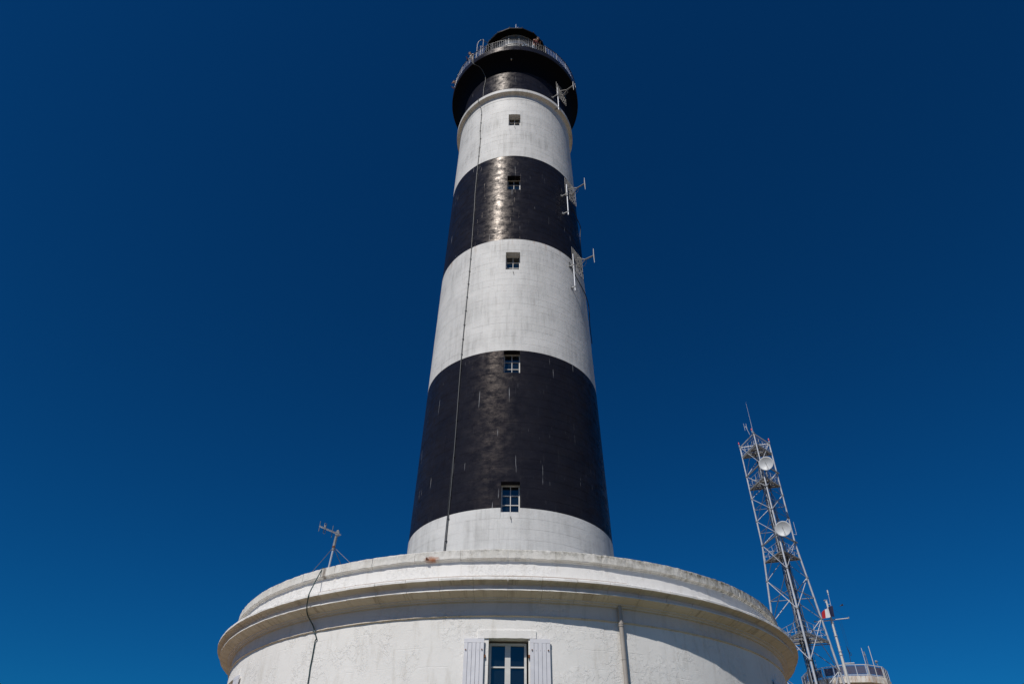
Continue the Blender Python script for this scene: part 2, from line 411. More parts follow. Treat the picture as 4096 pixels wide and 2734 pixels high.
# windows of the tower
def window(parent, a, r, z0, z1, w, cols, rows, fw=.055, mw=.03, glass_d=.02, mull=None, name='window', hook=False):
    o = azp(r, a, 0); X = azp(1, a+90, 0); Y = azp(-1, a, 0); Z = Vector((0, 0, 1)); ax = (X, Y, Z)
    P = lambda x, y, z: o + X*x + Y*y + Z*z
    fr = MB(); H = z1-z0
    for sx in (-1, 1): fr.box(P(sx*(w/2-fw/2), 0, z0+H/2), (fw, .06, H), ax)
    for zz in (z0+fw/2, z1-fw/2): fr.box(P(0, 0, zz), (w-2*fw, .058, fw), ax)
    iw, ih = w-2*fw, H-2*fw
    for c in range(1, cols):
        x = -iw/2+iw*c/cols; mm = mull if (mull and c == cols//2) else mw
        fr.box(P(x, -.004, z0+H/2), (mm, .05, ih), ax)
    for c in range(cols):
        xa, xb = -iw/2+iw*c/cols + (mw/2 if c else 0), -iw/2+iw*(c+1)/cols - (mw/2 if c < cols-1 else 0)
        for k in range(1, rows): fr.box(P((xa+xb)/2, 0, z0+fw+ih*k/rows), (xb-xa, .042, mw), ax)
    wobj = fr.build(name, M['window_white'], parent)
    for c in range(cols):
        for k in range(rows):
            t = rg.gauss(0, .004)
            pm = MB(); cx = -iw/2+iw*(c+.5)/cols; cz = z0+fw+ih*(k+.5)/rows; hw, hh = iw/cols/2-.004, ih/rows/2-.004
            pm.add([P(cx-hw, glass_d+t, cz-hh), P(cx+hw, glass_d-t, cz-hh), P(cx+hw, glass_d-t, cz+hh), P(cx-hw, glass_d+t, cz+hh)], [(0,1,2,3)])
            pm.add([P(cx-hw, glass_d+t+.006, cz-hh), P(cx+hw, glass_d-t+.006, cz-hh), P(cx+hw, glass_d-t+.006, cz+hh), P(cx-hw, glass_d+t+.006, cz+hh)], [(3,2,1,0)])
            pm.build('pane', M['glass'], wobj)
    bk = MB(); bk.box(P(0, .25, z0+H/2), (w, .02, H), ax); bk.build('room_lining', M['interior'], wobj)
    return wobj
for (b0, b1), h in zip(WINZ, HOLES):
    zm = (b0+b1)/2; wa = (h[0]+h[1])/2
    window(LH, wa, tr(zm)-.40, b0, b1, .775, 2, 3)
    hk = MB(); p = azp(tr(b0-.25)+.005, wa+.2, b0-.20)
    hk.tube([p, p+azp(.05, wa, 0)+Vector((0,0,-.02)), p+azp(.06, wa, 0)+Vector((.015,0,-.16))], .014, 6); hk.build('hook', M['cable_black'], LH)

# collar, neck, flare, gallery
mb = MB(); mb.lathe([(3.93, 43.60), (3.955, 43.66), (3.955, 44.00), (3.975, 44.09), (4.02, 44.15), (4.12, 44.19), (4.215, 44.205), (4.225, 44.23), (4.225, 44.50), (4.19, 44.53), (3.80, 44.60)], n=128)
mb.build('collar', M['white'], LH)
mb = MB(); mb.lathe([(3.865, 44.56), (3.85, 47.35)], n=144, smooth=True); mb.build('neck_wall', M['black'], LH)
mb = MB(); mb.lathe([(3.85, 47.33), (3.90, 47.50), (4.00, 47.72), (4.16, 47.98), (4.36, 48.22), (4.58, 48.42), (4.74, 48.54), (4.79, 48.585)], n=144, smooth=True); mb.build('flared_cornice', M['soffit'], LH)
mb = MB(); mb.lathe([(2.0, 49.04), (4.80, 49.05), (4.80, 48.56)], n=144); mb.build('gallery_deck', M['soffit'], LH)
NF = 30
fm = MB(); st = 360/NF; fm.lathe([(4.78, 48.575), (4.84, 48.575), (4.85, 48.60), (4.85, 49.09), (4.83, 49.11), (4.76, 49.11)], -st/2+.05, st/2-.05, n=6, caps=True)
fmesh = fm.mesh('fascia_panel', M['black_fascia'])
fas = bpy.data.objects.new('gallery_fascia', MB().lathe([(4.795, 48.58), (4.795, 49.10)], n=144).mesh('gallery_fascia', M['soffit'])); col.objects.link(fas); fas.parent = LH
for i in range(NF):
    o = put('fascia_panel', fmesh, fas); o.rotation_euler.z = R(i*st-2)
# railing
RAILR = 4.80
rl = MB(); rl.tube([azp(RAILR, a, 50.08) for a in range(0, 360, 3)], .028, 8, close=True)
rl.tube([azp(RAILR, a, 49.2) for a in range(0, 360, 3)], .016, 6, close=True)
rail = rl.build('railing', M['rail_dark'], LH)
post_me = MB().tube([(0, -RAILR, 49.10), (0, -RAILR, 50.10)], .021, 8).sphere((0, -RAILR, 50.12), .032, 8, 6).mesh('post', M['rail'])
bal_me = MB().tube([(0, -RAILR, 49.19), (0, -RAILR, 50.06)], .010, 6).mesh('baluster', M['rail'])
for i in range(30):
    o = put('post', post_me, rail); o.rotation_euler.z = R(12*i+3)
    for k in range(1, 7):
        o = put('baluster', bal_me, rail); o.rotation_euler.z = R(12*i+3+12*k/7)
# lantern
LN = 16
mb = MB(); mb.lathe([(2.16, 49.05), (2.16, 54.42), (2.20, 54.45), (2.20, 54.55), (2.06, 54.56)], n=64); mb.build('lantern_wall', M['lantern_white'], LH)
lf = MB()
for i in range(LN): lf.box(azp(2.10, i*360/LN+7, 55.25), (.05, .07, 1.42), (azp(1, i*360/LN+97, 0), azp(-1, i*360/LN+7, 0), Vector((0,0,1))))
lf.lathe([(2.07, 55.90), (2.13, 55.90), (2.13, 55.98), (2.07, 55.98)], n=64)
lfo = lf.build('lantern_glazing', M['galv_dull'], LH)
for i in range(LN):
    MB().lathe([(2.095, 54.57), (2.095, 55.91)], i*360/LN+7.8, (i+1)*360/LN+6.2, n=5, smooth=True).build('pane', M['lens'], lfo)
def ngon(r, z, off=11.25): return [azp(r, off+i*22.5, z) for i in range(16)]
rf_ = MB(); rings = [(2.0, 55.97), (2.62, 56.06), (2.66, 56.08), (2.66, 56.20), (2.55, 56.24), (2.1, 56.9), (1.4, 57.6), (.55, 58.05), (.35, 58.3), (.05, 58.35)]
vv = [p for r, z in rings for p in ngon(r, z)]
rf_.add(vv, [(j*16+i, j*16+(i+1) % 16, (j+1)*16+(i+1) % 16, (j+1)*16+i) for j in range(len(rings)-1) for i in range(16)])
roof = rf_.build('lantern_roof', M['roof_black'], LH)
fn = MB(); fn.sphere((0, 0, 58.6), .32, 14, 10).tube([(0, 0, 58.85), (0, 0, 59.8), (.01, 0, 62.0)], [.06, .035, .018], 8); fn.build('lightning_rod', M['galv'], roof)
MB().tube([(.17, 0, 58.1), (.17, 0, 61.5)], .014, 6).build('whip_aerial', M['galv'], roof)
for i in range(16): 
    p = ngon(2.64, 56.22)[i]; MB().box(p+Vector((0, 0, .05)), (.06, .06, .10)).build('roof_knob', M['roof_black'], roof)
MB().tube([azp(2.67, -27, 56.15), azp(2.72, -40, 56.0), azp(2.74, -55, 55.9), azp(3.2, -48, 53.4), azp(3.9, -36, 52.0)], .016, 6).build('wire', M['cable_green'], roof)
# hooped handrails of the gallery ladder
HP = MB()
HP.tube([azp(4.6, -39.2, 49.06), azp(4.6, -39.2, 51.65), azp(4.58, -38.4, 51.95), azp(4.55, -36.4, 52.10), azp(4.5, -34.5, 52.06), azp(4.2, -33.4, 52.20), azp(3.8, -33.8, 52.62), azp(3.2, -35, 53.2), azp(2.15, -36, 53.9)], .026, 8)
HP.tube([azp(4.6, -32.4, 49.06), azp(4.55, -32.3, 51.80), azp(4.52, -33.6, 52.02)], .034, 8)
HP.tube([azp(4.5, -40, 50.9), azp(4.5, -38.9, 51.25), azp(4.5, -36.7, 51.32), azp(4.5, -34.5, 51.10), azp(4.55, -32.6, 50.8)], .022, 8)
HP.tube([azp(4.5, -35.6, 49.06), azp(4.5, -35.6, 51.25)], .022, 8)
HP.build('ladder_hoop', M['rail'], LH)
MB().box(azp(4.33, -3.9, 48.17), (.09, .09, .12)).build('flood_lamp', M['pvc'], LH)

# ------------------------------------------------------------------ round base building
BB = thing('round_building', (0, 0, 0), 'round white rendered building with heavy cornice and parapet around the foot of the lighthouse', 'building')
BR = 10.52
bh = [(-2.74, 3.13, 4.55, 6.908), (-62.9, -57.1, 4.55, 6.908), (57.1, 62.9, 4.55, 6.908), (117.1, 122.9, 4.55, 6.908), (-122.9, -117.1, 4.55, 6.908)]
mb = MB(); shell(mb, lambda z: BR, 0, 7.52, bh, nz=8, step=2.0, depth=.45); mb.build('wall', M['stucco'], BB)
mb = MB(); mb.lathe([(BR+.01, 7.49), (BR+.01, 7.93)], n=180, smooth=True); mb.build('frieze', M['frieze'], BB)
# thin string course, a little uneven
sc_ = MB(); NS = 360; pr = [(BR-.02, 7.472), (BR+.035, 7.478), (BR+.048, 7.492), (BR+.045, 7.512), (BR-.02, 7.525)]
vv = []
for i in range(NS):
    j1, j2 = rg.gauss(0, .004), rg.gauss(0, .0035)
    vv += [azp(r+(j1 if 0 < k < 4 else 0), i, z+(j2 if k in (0, 1, 3, 4) else 0)) for k, (r, z) in enumerate(pr)]
sc_.add(vv, [(i*5+j, i*5+j+1, ((i+1) % NS)*5+j+1, ((i+1) % NS)*5+j) for i in range(NS) for j in range(4)]); sc_.build('string_course', M['cornice'], BB)
# cornice: 72 stones
CP = [(10.40, 8.47), (11.06, 8.392), (11.13, 8.372), (11.145, 8.350), (11.145, 8.290), (11.115, 8.278), (11.05, 8.268), (11.00, 8.250), (10.96, 8.225), (10.945, 8.215),
      (10.905, 8.212), (10.90, 8.092), (10.975, 8.084), (11.00, 8.076), (11.00, 8.048), (10.965, 8.042), (10.935, 8.034), (10.88, 8.004), (10.80, 7.972), (10.735, 7.948),
      (10.71, 7.944), (10.705, 7.918), (10.63, 7.912), (10.615, 7.900), (10.612, 7.868), (10.50, 7.860)]
cor = MB().lathe([(r-.05 if r > 10.52 else r, z+(.03 if z > 8.3 else 0)-(.0)) for r, z in CP[:1]] + [(10.60, 8.40), (10.60, 7.90), (10.52, 7.88)], n=144).build('cornice', M['cornice'], BB)
def stone_run(name, parent, prof, n, mat, gap, sub, jr, jz, jit, edge=(), alt={}):
    st = 360/n
    for i in range(n):
        r_ = random.Random(i*31+n); dr, dz = r_.gauss(0, jr), r_.gauss(0, jz)
        mb = MB(); P = len(prof); vv = []
        a0, a1 = i*st-180+gap, (i+1)*st-180-gap
        for k in range(sub+1):
            a = a0+(a1-a0)*k/sub
            for j, (r, z) in enumerate(prof):
                e = jit if j in edge else jit*.25
                endc = .004 if k in (0, sub) and j not in (0, P-1) else 0
                vv.append(azp(r+dr+r_.gauss(0, e)-endc, a, z+dz+r_.gauss(0, e)))
        for j in range(P-1): mb.add([vv[k*P+j+e] for k in range(sub+1) for e in (0, 1)], [(k*2, k*2+1, k*2+3, k*2+2) for k in range(sub)], False, alt.get(j, 0))
        mb.add(vv[:P], [tuple(range(P))[::-1]]); mb.add(vv[-P:], [tuple(range(P))])
        mb.build(name, mat, parent)
stone_run('cornice_stone', cor, CP, 72, [M['cornice'], M['stucco'], M['frieze']], .022, 5, .0025, .002, .0025, (2, 3, 4, 12, 13, 14), alt={0: 1, 1: 1, 2: 1, 3: 1, 11: 1, 12: 1, 13: 1, 9: 2, 10: 2, 20: 2, 21: 2, 22: 2, 23: 2, 24: 2})
# parapet
par = MB().lathe([(10.555, 8.40), (10.555, 9.06), (10.0, 9.06), (10.0, 8.6)], n=180).build('parapet', M['stucco'], BB)
KP = [(10.0, 9.05), (10.555, 9.02), (10.585, 9.03), (10.60, 9.055), (10.645, 9.066), (10.665, 9.082), (10.665, 9.315), (10.645, 9.338), (10.3, 9.352), (10.0, 9.35)]
stone_run('coping_stone', par, KP, 48, M['coping'], .025, 12, .003, .003, .0045, (4, 5, 6, 7))
mb = MB(); mb.lathe([(4.4, 8.75), (10.1, 8.62)], n=96); mb.build('roof_terrace', M['roofing'], BB)
# rusty iron peg with its stain
MB().box(azp(10.68, -12.93, 9.13), (.05, .06, .05)).tube([azp(10.66, -12.93, 9.12), azp(10.70, -12.6, 9.09)], .018, 6).build('iron_peg', M['rusty'], par)

# base windows, lintels, shutters
def base_window(ac, full=True):
    window(BB, ac-.1 if full else ac, BR-.30, 4.56, 6.85, 1.02, 2, 4, .065, .035, mull=.15)
    X = azp(1, ac+90, 0); Y = azp(-1, ac, 0); Z = Vector((0, 0, 1)); o = azp(BR, ac, 0)
    P = lambda x, y, z: o + X*x + Y*y + Z*z
    lm = MB(); n = 12; x0, x1 = (-.84, .75) if full else (-.8, .8)
    vv = []
    for k in range(n+1):
        x = x0+(x1-x0)*k/n; s = x*x/(2*BR)
        vv += [P(x, s-.034, 6.905+rg.gauss(0, .003)), P(x, s-.032, 7.108+rg.gauss(0, .004)), P(x, s+.06, 7.112), P(x, s+.06, 6.905)]
    lm.add(vv, [(k*4+j, (k+1)*4+j, (k+1)*4+(j+1) % 4, k*4+(j+1) % 4) for k in range(n) for j in range(4)])
    lm.add(vv[:4], [(0,1,2,3)]); lm.add(vv[-4:], [(3,2,1,0)]); lm.build('lintel', M['stucco'], BB)
    MB().box(P(0, .03, 4.50), (1.4, .32, .10), (X, Y, Z)).build('sill', M['stucco'], BB)
    for sd_, (xa, xb) in (((-1), (-1.20, -.655)), (1, (.575, 1.125))):
        xm = (xa+xb)/2; tilt = R(2.2)*sd_
        Xs = (X*math.cos(math.atan(xm/BR)) + Y*math.sin(math.atan(xm/BR))); Ys = Z.cross(Xs)
        so_ = P(xm, xm*xm/(2*BR)-.075, 0)
        w = xb-xa; pw = w/5; ax = (Xs, Ys, Z)
        sh = MB().box(so_+Ys*.018+Z*5.7, (w-.02, .012, 2.3), ax)
        for zz in (4.9, 6.4): sh.box(so_+Ys*.03+Z*zz, (w-.06, .02, .11), ax)
        sh.box(so_+Z*6.832, (w, .034, .10), ax)
        sho = sh.build('shutter', M['shutter'], BB)
        for k in range(5):
            c = so_+Xs*(-w/2+pw*(k+.5))+Ys*rg.gauss(0, .0012)+Z*(5.665+rg.gauss(0, .002))
            x2, y2, z2 = pw/2-.0045, .016, 1.113; b = .004
            q = lambda x, y, z: c+Xs*x+Ys*y+Z*z
            pm = MB(); vv = [q(x, y, s*z2) for s in (-1, 1) for x, y in ((-x2, y2), (-x2, -y2+b), (-x2+b, -y2), (x2-b, -y2), (x2, -y2+b), (x2, y2))]
            pm.add(vv, [tuple((i, (i+1) % 6, 6+(i+1) % 6, 6+i)) for i in range(6)] + [tuple(range(6))[::-1], tuple(range(6, 12))]); pm.build('plank', M['shutter'], sho)
            c2 = so_+Xs*(-w/2+pw*(k+.5))+Z*6.60-Ys*.018
            if k in (0, 4): MB().tube([c2, c2-Ys*.022], .017, 8).build('bolt', M['rusty'], sho)
            else: MB().tube([c2, c2-Ys*.005], .012, 8).build('screw', M['shutter'], sho)
        hx = P(xb+.018 if sd_ < 0 else xa-.018, (xm*xm)/(2*BR)-.05, 0)
        for zz in (4.95, 6.45): MB().box(hx+Z*zz, (.05, .06, .07), ax).build('hinge', M['rusty'], sho)
base_window(.20); base_window(-60, False); base_window(60, False)
# downpipe
dp = MB(); a = 17.43; dp.tube([azp(BR+.10, a, 8.0), azp(BR+.10, a, 7.5), azp(BR+.105, a+.05, 5.5), azp(BR+.105, a+.1, 0.1)], .062, 16); dpo = dp.build('downpipe', M['pvc'], BB)
for zz, rr in ((7.43, .076), (7.375, .074), (7.40, .068)): MB().tube([azp(BR+.10, a, zz-.02), azp(BR+.10, a, zz+.02)], rr, 16).build('coupling', M['pvc'], dpo)
for zz in (6.5, 4.5): MB().tube([azp(BR+.10, a, zz-.015), azp(BR+.10, a, zz+.015)], .068, 16).box(azp(BR+.03, a, zz), (.03, .1, .03)).build('pipe_clip', M['pvc'], dpo)
# conduit pipe lying along the cornice ledge
cpts = [azp(10.99, a, 8.432) for a in np.arange(-45, 18.2, 1.5)]
cnd = MB().tube(cpts, .020, 8).build('conduit', M['ledge_pipe'], BB)
for a in np.arange(-43.4, 9, 4.9): MB().tube([azp(10.99, a-.08, 8.432), azp(10.99, a+.08, 8.432)], .027, 8).box(azp(10.99, a, 8.41), (.04, .04, .05)).build('pipe_clip', M['ledge_pipe'], cnd)

BB.location.x = -.065                   # the drum is not quite centred on the tower

# ------------------------------------------------------------------ cables
def spline(pts, n=6):
    pts = [Vector(p) for p in pts]; out = []
    for i in range(len(pts)-1):
        p0, p1, p2, p3 = pts[max(i-1, 0)], pts[i], pts[i+1], pts[min(i+2, len(pts)-1)]
        for k in range(n):
            t = k/n; out.append(.5*((2*p1)+(p2-p0)*t+(2*p0-5*p1+4*p2-p3)*t*t+(3*p1-p0-3*p2+p3)*t**3))
    out.append(pts[-1]); return out
gp = [(10.2, -33.2, 9.36), (10.62, -33.26, 9.37), (10.70, -33.26, 9.30), (10.88, -33.1, 8.91), (11.17, -32.3, 8.42), (11.20, -32.2, 8.27), (11.07, -32.9, 8.08), (10.82, -33.9, 7.93), (10.62, -33.4, 7.66), (10.645, -32.6, 7.45), (10.60, -32.16, 7.27), (10.595, -32.42, 7.20), (10.59, -32.45, 6.76), (10.59, -32.5, 6.47), (10.59, -32.39, 6.06), (10.59, -32.3, 4), (10.59, -32.2, .05)]
MB().tube(spline([azp(*p) for p in gp]), .017, 8).build('cable', M['cable_green'], label='slack dark green cable hanging over the cornice of the round building', cat='cable')
tc = thing('conductor_cable', azp(4.65, -33.6, 9), 'thin clipped cable running up the whole height of the striped lighthouse tower', 'cable')
cp_ = [(tr(9.0)+.03, -33.6, 8.78)] + [(tr(z)+.035, -33.4+.35*math.sin(z*.5)+(-.4 if z > 34 else 0)-(1.2 if z > 40 else 0), z) for z in np.arange(10, 43.6, 1.1)] + [(4.10, -36.2, 43.9), (4.245, -36.9, 44.2), (4.24, -36.9, 44.5), (3.92, -35.6, 44.75), (3.90, -35.2, 46.2), (3.90, -33.5, 47.2), (4.05, -33.6, 47.75), (4.45, -35.5, 48.3), (4.83, -39.4, 48.55), (4.87, -39.8, 49.1), (4.84, -39.8, 49.9)]
MB().tube(spline([azp(*p) for p in cp_], 4), .024, 6).build('cable_run', M['cable_grey'], tc)
cp2 = [(tr(9.0)+.02, -34.9, 8.78), (tr(11)+.02, -34.6, 11.2), (tr(13)+.02, -34.2, 13.2), (tr(14.8)+.02, -33.7, 15.6), (tr(16)+.025, -33.2, 16.5)]
MB().tube(spline([azp(*p) for p in cp2], 6), .012, 6).build('thin_wire', M['cable_black'], tc)
for z in np.arange(9.5, 43.4, .95):
    a = -33.4+.35*math.sin(z*.5)+(-.4 if z > 34 else 0)-(1.2 if z > 40 else 0)
    MB().box(azp(tr(z)+.028, a, z), (.09, .05, .035), (azp(1, a+90, 0), azp(-1, a, 0), Vector((0,0,1)))).build('cable_clip', M['cable_black'], tc)

# ------------------------------------------------------------------ panel antennas on the tower
def panel_antenna(zc, az_pole, r_pole, az_c, r_c, nrm_az, label):
    c = azp(r_c, az_c, zc); T = thing('panel_antenna', azp(r_pole, az_pole, zc-2.4), label, 'antenna', 'grid antennas on the side of the lighthouse')
    N = azp(1, nrm_az, 0); X = azp(1, nrm_az+90, 0); Z = Vector((0, 0, 1)); w, h = 1.12, 1.66
    P = lambda x, y, z: c+X*x+N*y+Z*z
    pl = azp(r_pole, az_pole, 0)
    MB().tube([pl+Z*(zc-2.5), pl+Z*(zc+.3)], .038, 10).build('pole', M['galv'], T)
    for zz in (zc-2.2, zc-.55):
        q = azp(tr(zz) if zc < 40 else 3.85, az_pole-1, zz)
        MB().beam(q, pl+Z*zz, .05).box(q, (.16, .05, .16), (azp(1, az_pole+90, 0), azp(-1, az_pole, 0), Z)).tube([pl+Z*(zz-.04), pl+Z*(zz+.04)], .055, 10).build('wall_bracket', M['galv_dull'], T)
    for k in range(9):
        x = -w/2+w*k/8
        MB().tube([P(x, 0, -h/2), P(x, 0, h/2)], .013, 6).build('reflector_bar', M['antenna'], T)
    fr = MB()
    for zz in (-h/2, 0, h/2): fr.beam(P(-w/2, -.02, zz), P(w/2, -.02, zz), .02)
    fr.beam(pl+Z*(zc-.1), P(-w/2+.1, -.03, -.1), .05); fr.beam(pl+Z*(zc+.2), P(-w/2+.1, -.03, .2), .05); fr.build('reflector_frame', M['antenna'], T)
    bm = MB(); bm.tube([P(0, .50, 0), P(0, 1.05, 0)], .042, 10)
    for x, z in ((-.28, 0), (.28, 0), (0, -.42), (0, .42)): bm.tube([P(x, 0, z), P(0, .52, 0)], .022, 8)
    bm.build('boom', M['antenna'], T)
    di = MB(); e = P(0, 1.06, 0)
    di.add([e+X*x+Z*z+N*y for y in (-.012, .012) for x, z in ((0, -.56), (.055, 0), (0, .56), (-.055, 0))], [(3,2,1,0), (4,5,6,7), (0,1,5,4), (1,2,6,5), (2,3,7,6), (3,0,4,7)])
    di.build('dipole', M['window_white'], T)
    MB().tube(spline([P(0, .55, -.02), P(.05, .50, -.3), P(-.1, .2, -.6), P(-.45, .05, -.7), pl+Z*(zc-.9)], 5), .011, 6).build('feed_cable', M['cable_black'], T)
panel_antenna(35.27, 45.8, 4.50, 51.0, 4.48, 51.4, 'grid panel antenna at the top edge of the upper wide black band of the lighthouse')
panel_antenna(29.28, 48.1, 4.50, 54.2, 4.47, 55.0, 'grid panel antenna where the upper wide black band meets the white band below it')
panel_antenna(46.35, 45.0, 4.30, 50.4, 4.30, 51.0, 'grid panel antenna on the black neck just under the lighthouse gallery')
for lab, pts in (('black cable looping down the tower from the grid antenna on the black band', [(4.21, 52, 35.0), (4.22, 58, 34.55), (4.24, 64.5, 34.2), (4.30, 70, 34.0), (4.33, 74, 33.8), (4.25, 75, 33.0), (4.25, 74.5, 31)]),
                 ('black cable looping down the tower from the grid antenna on the white band', [(4.33, 46, 28.95), (4.33, 49, 28.62), (4.35, 55, 28.15), (4.36, 64, 27.9), (4.38, 72, 27.75), (4.42, 77, 27.3), (4.38, 80, 26.3), (4.41, 81, 25)])):
    MB().tube(spline([azp(*p) for p in pts]), .025, 8).build('antenna_cable', M['cable_black'], label=lab, cat='cable')

# ------------------------------------------------------------------ aerial on the parapet
YG = thing('roof_aerial', azp(10.3, -34.1, 9.34), 'small bent aerial with vertical rods, guyed on the parapet of the round building', 'aerial')
pb, pt = Vector((-5.79, -8.52, 9.34)), Vector((-5.69, -8.60, 10.62))
MB().tube([pb, pb.lerp(pt, .55), pt], .030, 10).build('pole', M['galv'], YG)
MB().tube([pb.lerp(pt, .58), pb.lerp(pt, .93)], .046, 10).build('pole_sleeve', M['galv_dull'], YG)
bR, bL = Vector((-5.56, -8.61, 10.58)), Vector((-6.09, -9.31, 10.57)); bd = (bL-bR).normalized(); sd_ = bd.cross(Vector((0,0,1)))
MB().beam(bR, bL, .05, .035).build('boom', M['galv'], YG)
for t, h in ((1.0, .30), (.40, .36)):
    p = bR.lerp(bL, t); MB().tube([p-Vector((0,0,h/2+.02)), p+Vector((0,0,h/2+.02))], .011, 6).build('rod', M['rail'], YG)
p = bR.lerp(bL, .76); hh = .17
MB().tube([p+bd*.03+Vector((0,0,-hh)), p+bd*.03+Vector((0,0,hh)), p-bd*.04+Vector((0,0,hh)), p-bd*.04+Vector((0,0,-hh))], .010, 6, close=True).box(p+Vector((0,0,.05)), (.05, .05, .09)).build('folded_dipole', M['rail'], YG)
MB().box(pt+Vector((.02, 0, .0)), (.11, .11, .12)).box(pt+Vector((.03, -.02, .08)), (.06, .09, .05)).build('clamp', M['galv_dull'], YG)
gm = pb.lerp(pt, .66)
for q in ((-6.66, -7.86, 9.35), (-4.83, -9.08, 9.35), (-4.9, -7.4, 8.7)): MB().tube([gm, Vector(q)], .009, 6).build('guy_wire', M['rail'], YG)
MB().tube([gm-Vector((0,0,.03)), gm+Vector((0,0,.03))], .05, 10).build('guy_collar', M['rusty'], YG)

# ------------------------------------------------------------------ lattice mast
MC = Vector((26.88, 35.83, 0)); MA = {'M': math.atan2(-.952, -.305)}; MA['R'] = MA['M']+2*math.pi/3; MA['L'] = MA['M']-2*math.pi/3
mrad = lambda z: 1.81+max(0, 29.1-z)*.0986
leg = lambda k, z: Vector((MC.x+mrad(z)*math.cos(MA[k]), MC.y+mrad(z)*math.sin(MA[k]), z))
MT = thing('lattice_mast', (MC.x, MC.y, 0), 'tall three-legged steel lattice mast carrying two round dishes beyond the round building', 'mast')
LV = [40.55, 36.87, 34.25, 31.72, 29.12, 25.57, 21.72, 17.24, 12.2, 6.6, 0.0]
for k in 'MRL':
    MB().tube([leg(k, 0), leg(k, 29.1), leg(k, 40.62)], [.125, .085, .07], 12).build('leg', M['galv'], MT)
    for z in LV[:-1]: MB().tube([leg(k, z-.05), leg(k, z+.05)], mrad(z)*.03+.075, 12).build('flange', M['galv_dull'], MT)
FC = (('M', 'R'), ('M', 'L'), ('L', 'R'))
for i in range(len(LV)-1):
    zt, zb = LV[i], LV[i+1]; zm = (zt+zb)/2
    for p, q in FC:
        rr = .034 if zt > 26 else .045
        MB().tube([leg(p, zb), leg(q, zt)], rr, 6).build('brace', M['galv'], MT)
        MB().tube([leg(p, zt), leg(q, zb)], rr*.72, 6).build('brace', M['galv_dull'], MT)
        if i > 0: MB().tube([leg(p, zm), leg(q, zm)], rr*.8, 6).build('strut', M['galv_dull'], MT)
for p, q in FC:
    for z in (40.5, 39.3): MB().beam(leg(p, z), leg(q, z), .09).build('top_beam', M['galv'], MT)
def platform(z, grow):
    po = MB(); c3 = [leg(k, z) for k in 'MRL']; cc = (c3[0]+c3[1]+c3[2])/3
    c3 = [cc+(p-cc)*grow for p in c3]
    for i in range(3): po.beam(c3[i], c3[(i+1) % 3], .12, .16)
    for t in np.linspace(.12, .88, 7):
        a = c3[0].lerp(c3[1], t); b = c3[0].lerp(c3[2], t); po.beam(a, b, .07, .05)
    n = 11                              # open grating of narrow planks
    for t in np.linspace(.06, .97, n): po.beam(c3[1].lerp(c3[0], t)+Vector((0,0,.07)), c3[1].lerp(c3[2], .5).lerp(c3[2], t)*.0+c3[2].lerp(c3[0], t)+Vector((0,0,.07)), .14, .03)
    pobj = po.build('platform', M['galv_dull'], MT)
    for i in range(3):
        p, q = c3[i], c3[(i+1) % 3]
        for hz in (.55, 1.05): MB().tube([p+Vector((0,0,hz)), q+Vector((0,0,hz))], .022, 6).build('guard_rail', M['galv'], pobj)
        for t in (0, .25, .5, .75): MB().tube([p.lerp(q, t), p.lerp(q, t)+Vector((0,0,1.07))], .022, 6).build('guard_post', M['galv'], pobj)
for z, gr in ((39.15, .96), (35.3, .98), (27.4, .93), (19.7, .97)): platform(z, gr)
# ladder and cable run inside
ld = MB(); lx = Vector((math.sin(.3), math.cos(.3), 0)); l0 = MC+Vector((-.15, -.2, 0))
for s in (-.22, .22): ld.tube([l0+lx*s, l0+lx*s+Vector((0,0,40.4))], .028, 6)
ldo = ld.build('ladder', M['galv'], MT)
rung = MB().tube([l0-lx*.22, l0+lx*.22], .015, 5).mesh('rung', M['galv_dull'])
for i in range(120): put('rung', rung, ldo).location = (0, 0, 4+.3*i)
for k in range(15):
    r_ = random.Random(k); a = r_.uniform(0, 6.28); d = r_.uniform(.25, .48); q = MC+Vector((d*math.cos(a)+.2, d*math.sin(a)+.1, 0))
    MB().tube([q+Vector((r_.gauss(0, .03), r_.gauss(0, .03), z)) for z in np.arange(0, r_.choice((28, 34, 38, 39.5)), 1.3)], r_.uniform(.016, .034), 6).build('cable', M[r_.choice(('cable_black', 'cable_grey', 'cable_black', 'galv_dull'))], MT)
tray = MB()
for s in (-.3, .3): tray.beam(MC+Vector((.25+s*.8, .25-s*.5, 0)), MC+Vector((.25+s*.8, .25-s*.5, 39.4)), .06)
for z in np.arange(3, 39.3, .62): tray.beam(MC+Vector((.01, .40, z)), MC+Vector((.49, .10, z)), .05)
tray.build('cable_tray', M['galv_dull'], MT)
for z, sx in ((36.85, 0), (29.1, 0)):
    MB().beam(leg('M', z)+Vector((-.05, -.1, 0)), leg('R', z)+Vector((.25, .05, 0)), .11).build('dish_beam', M['galv_dull'], MT)
    MB().beam(leg('M', z)+Vector((-.05, -.1, .0)), leg('L', z), .11).build('dish_beam', M['galv_dull'], MT)
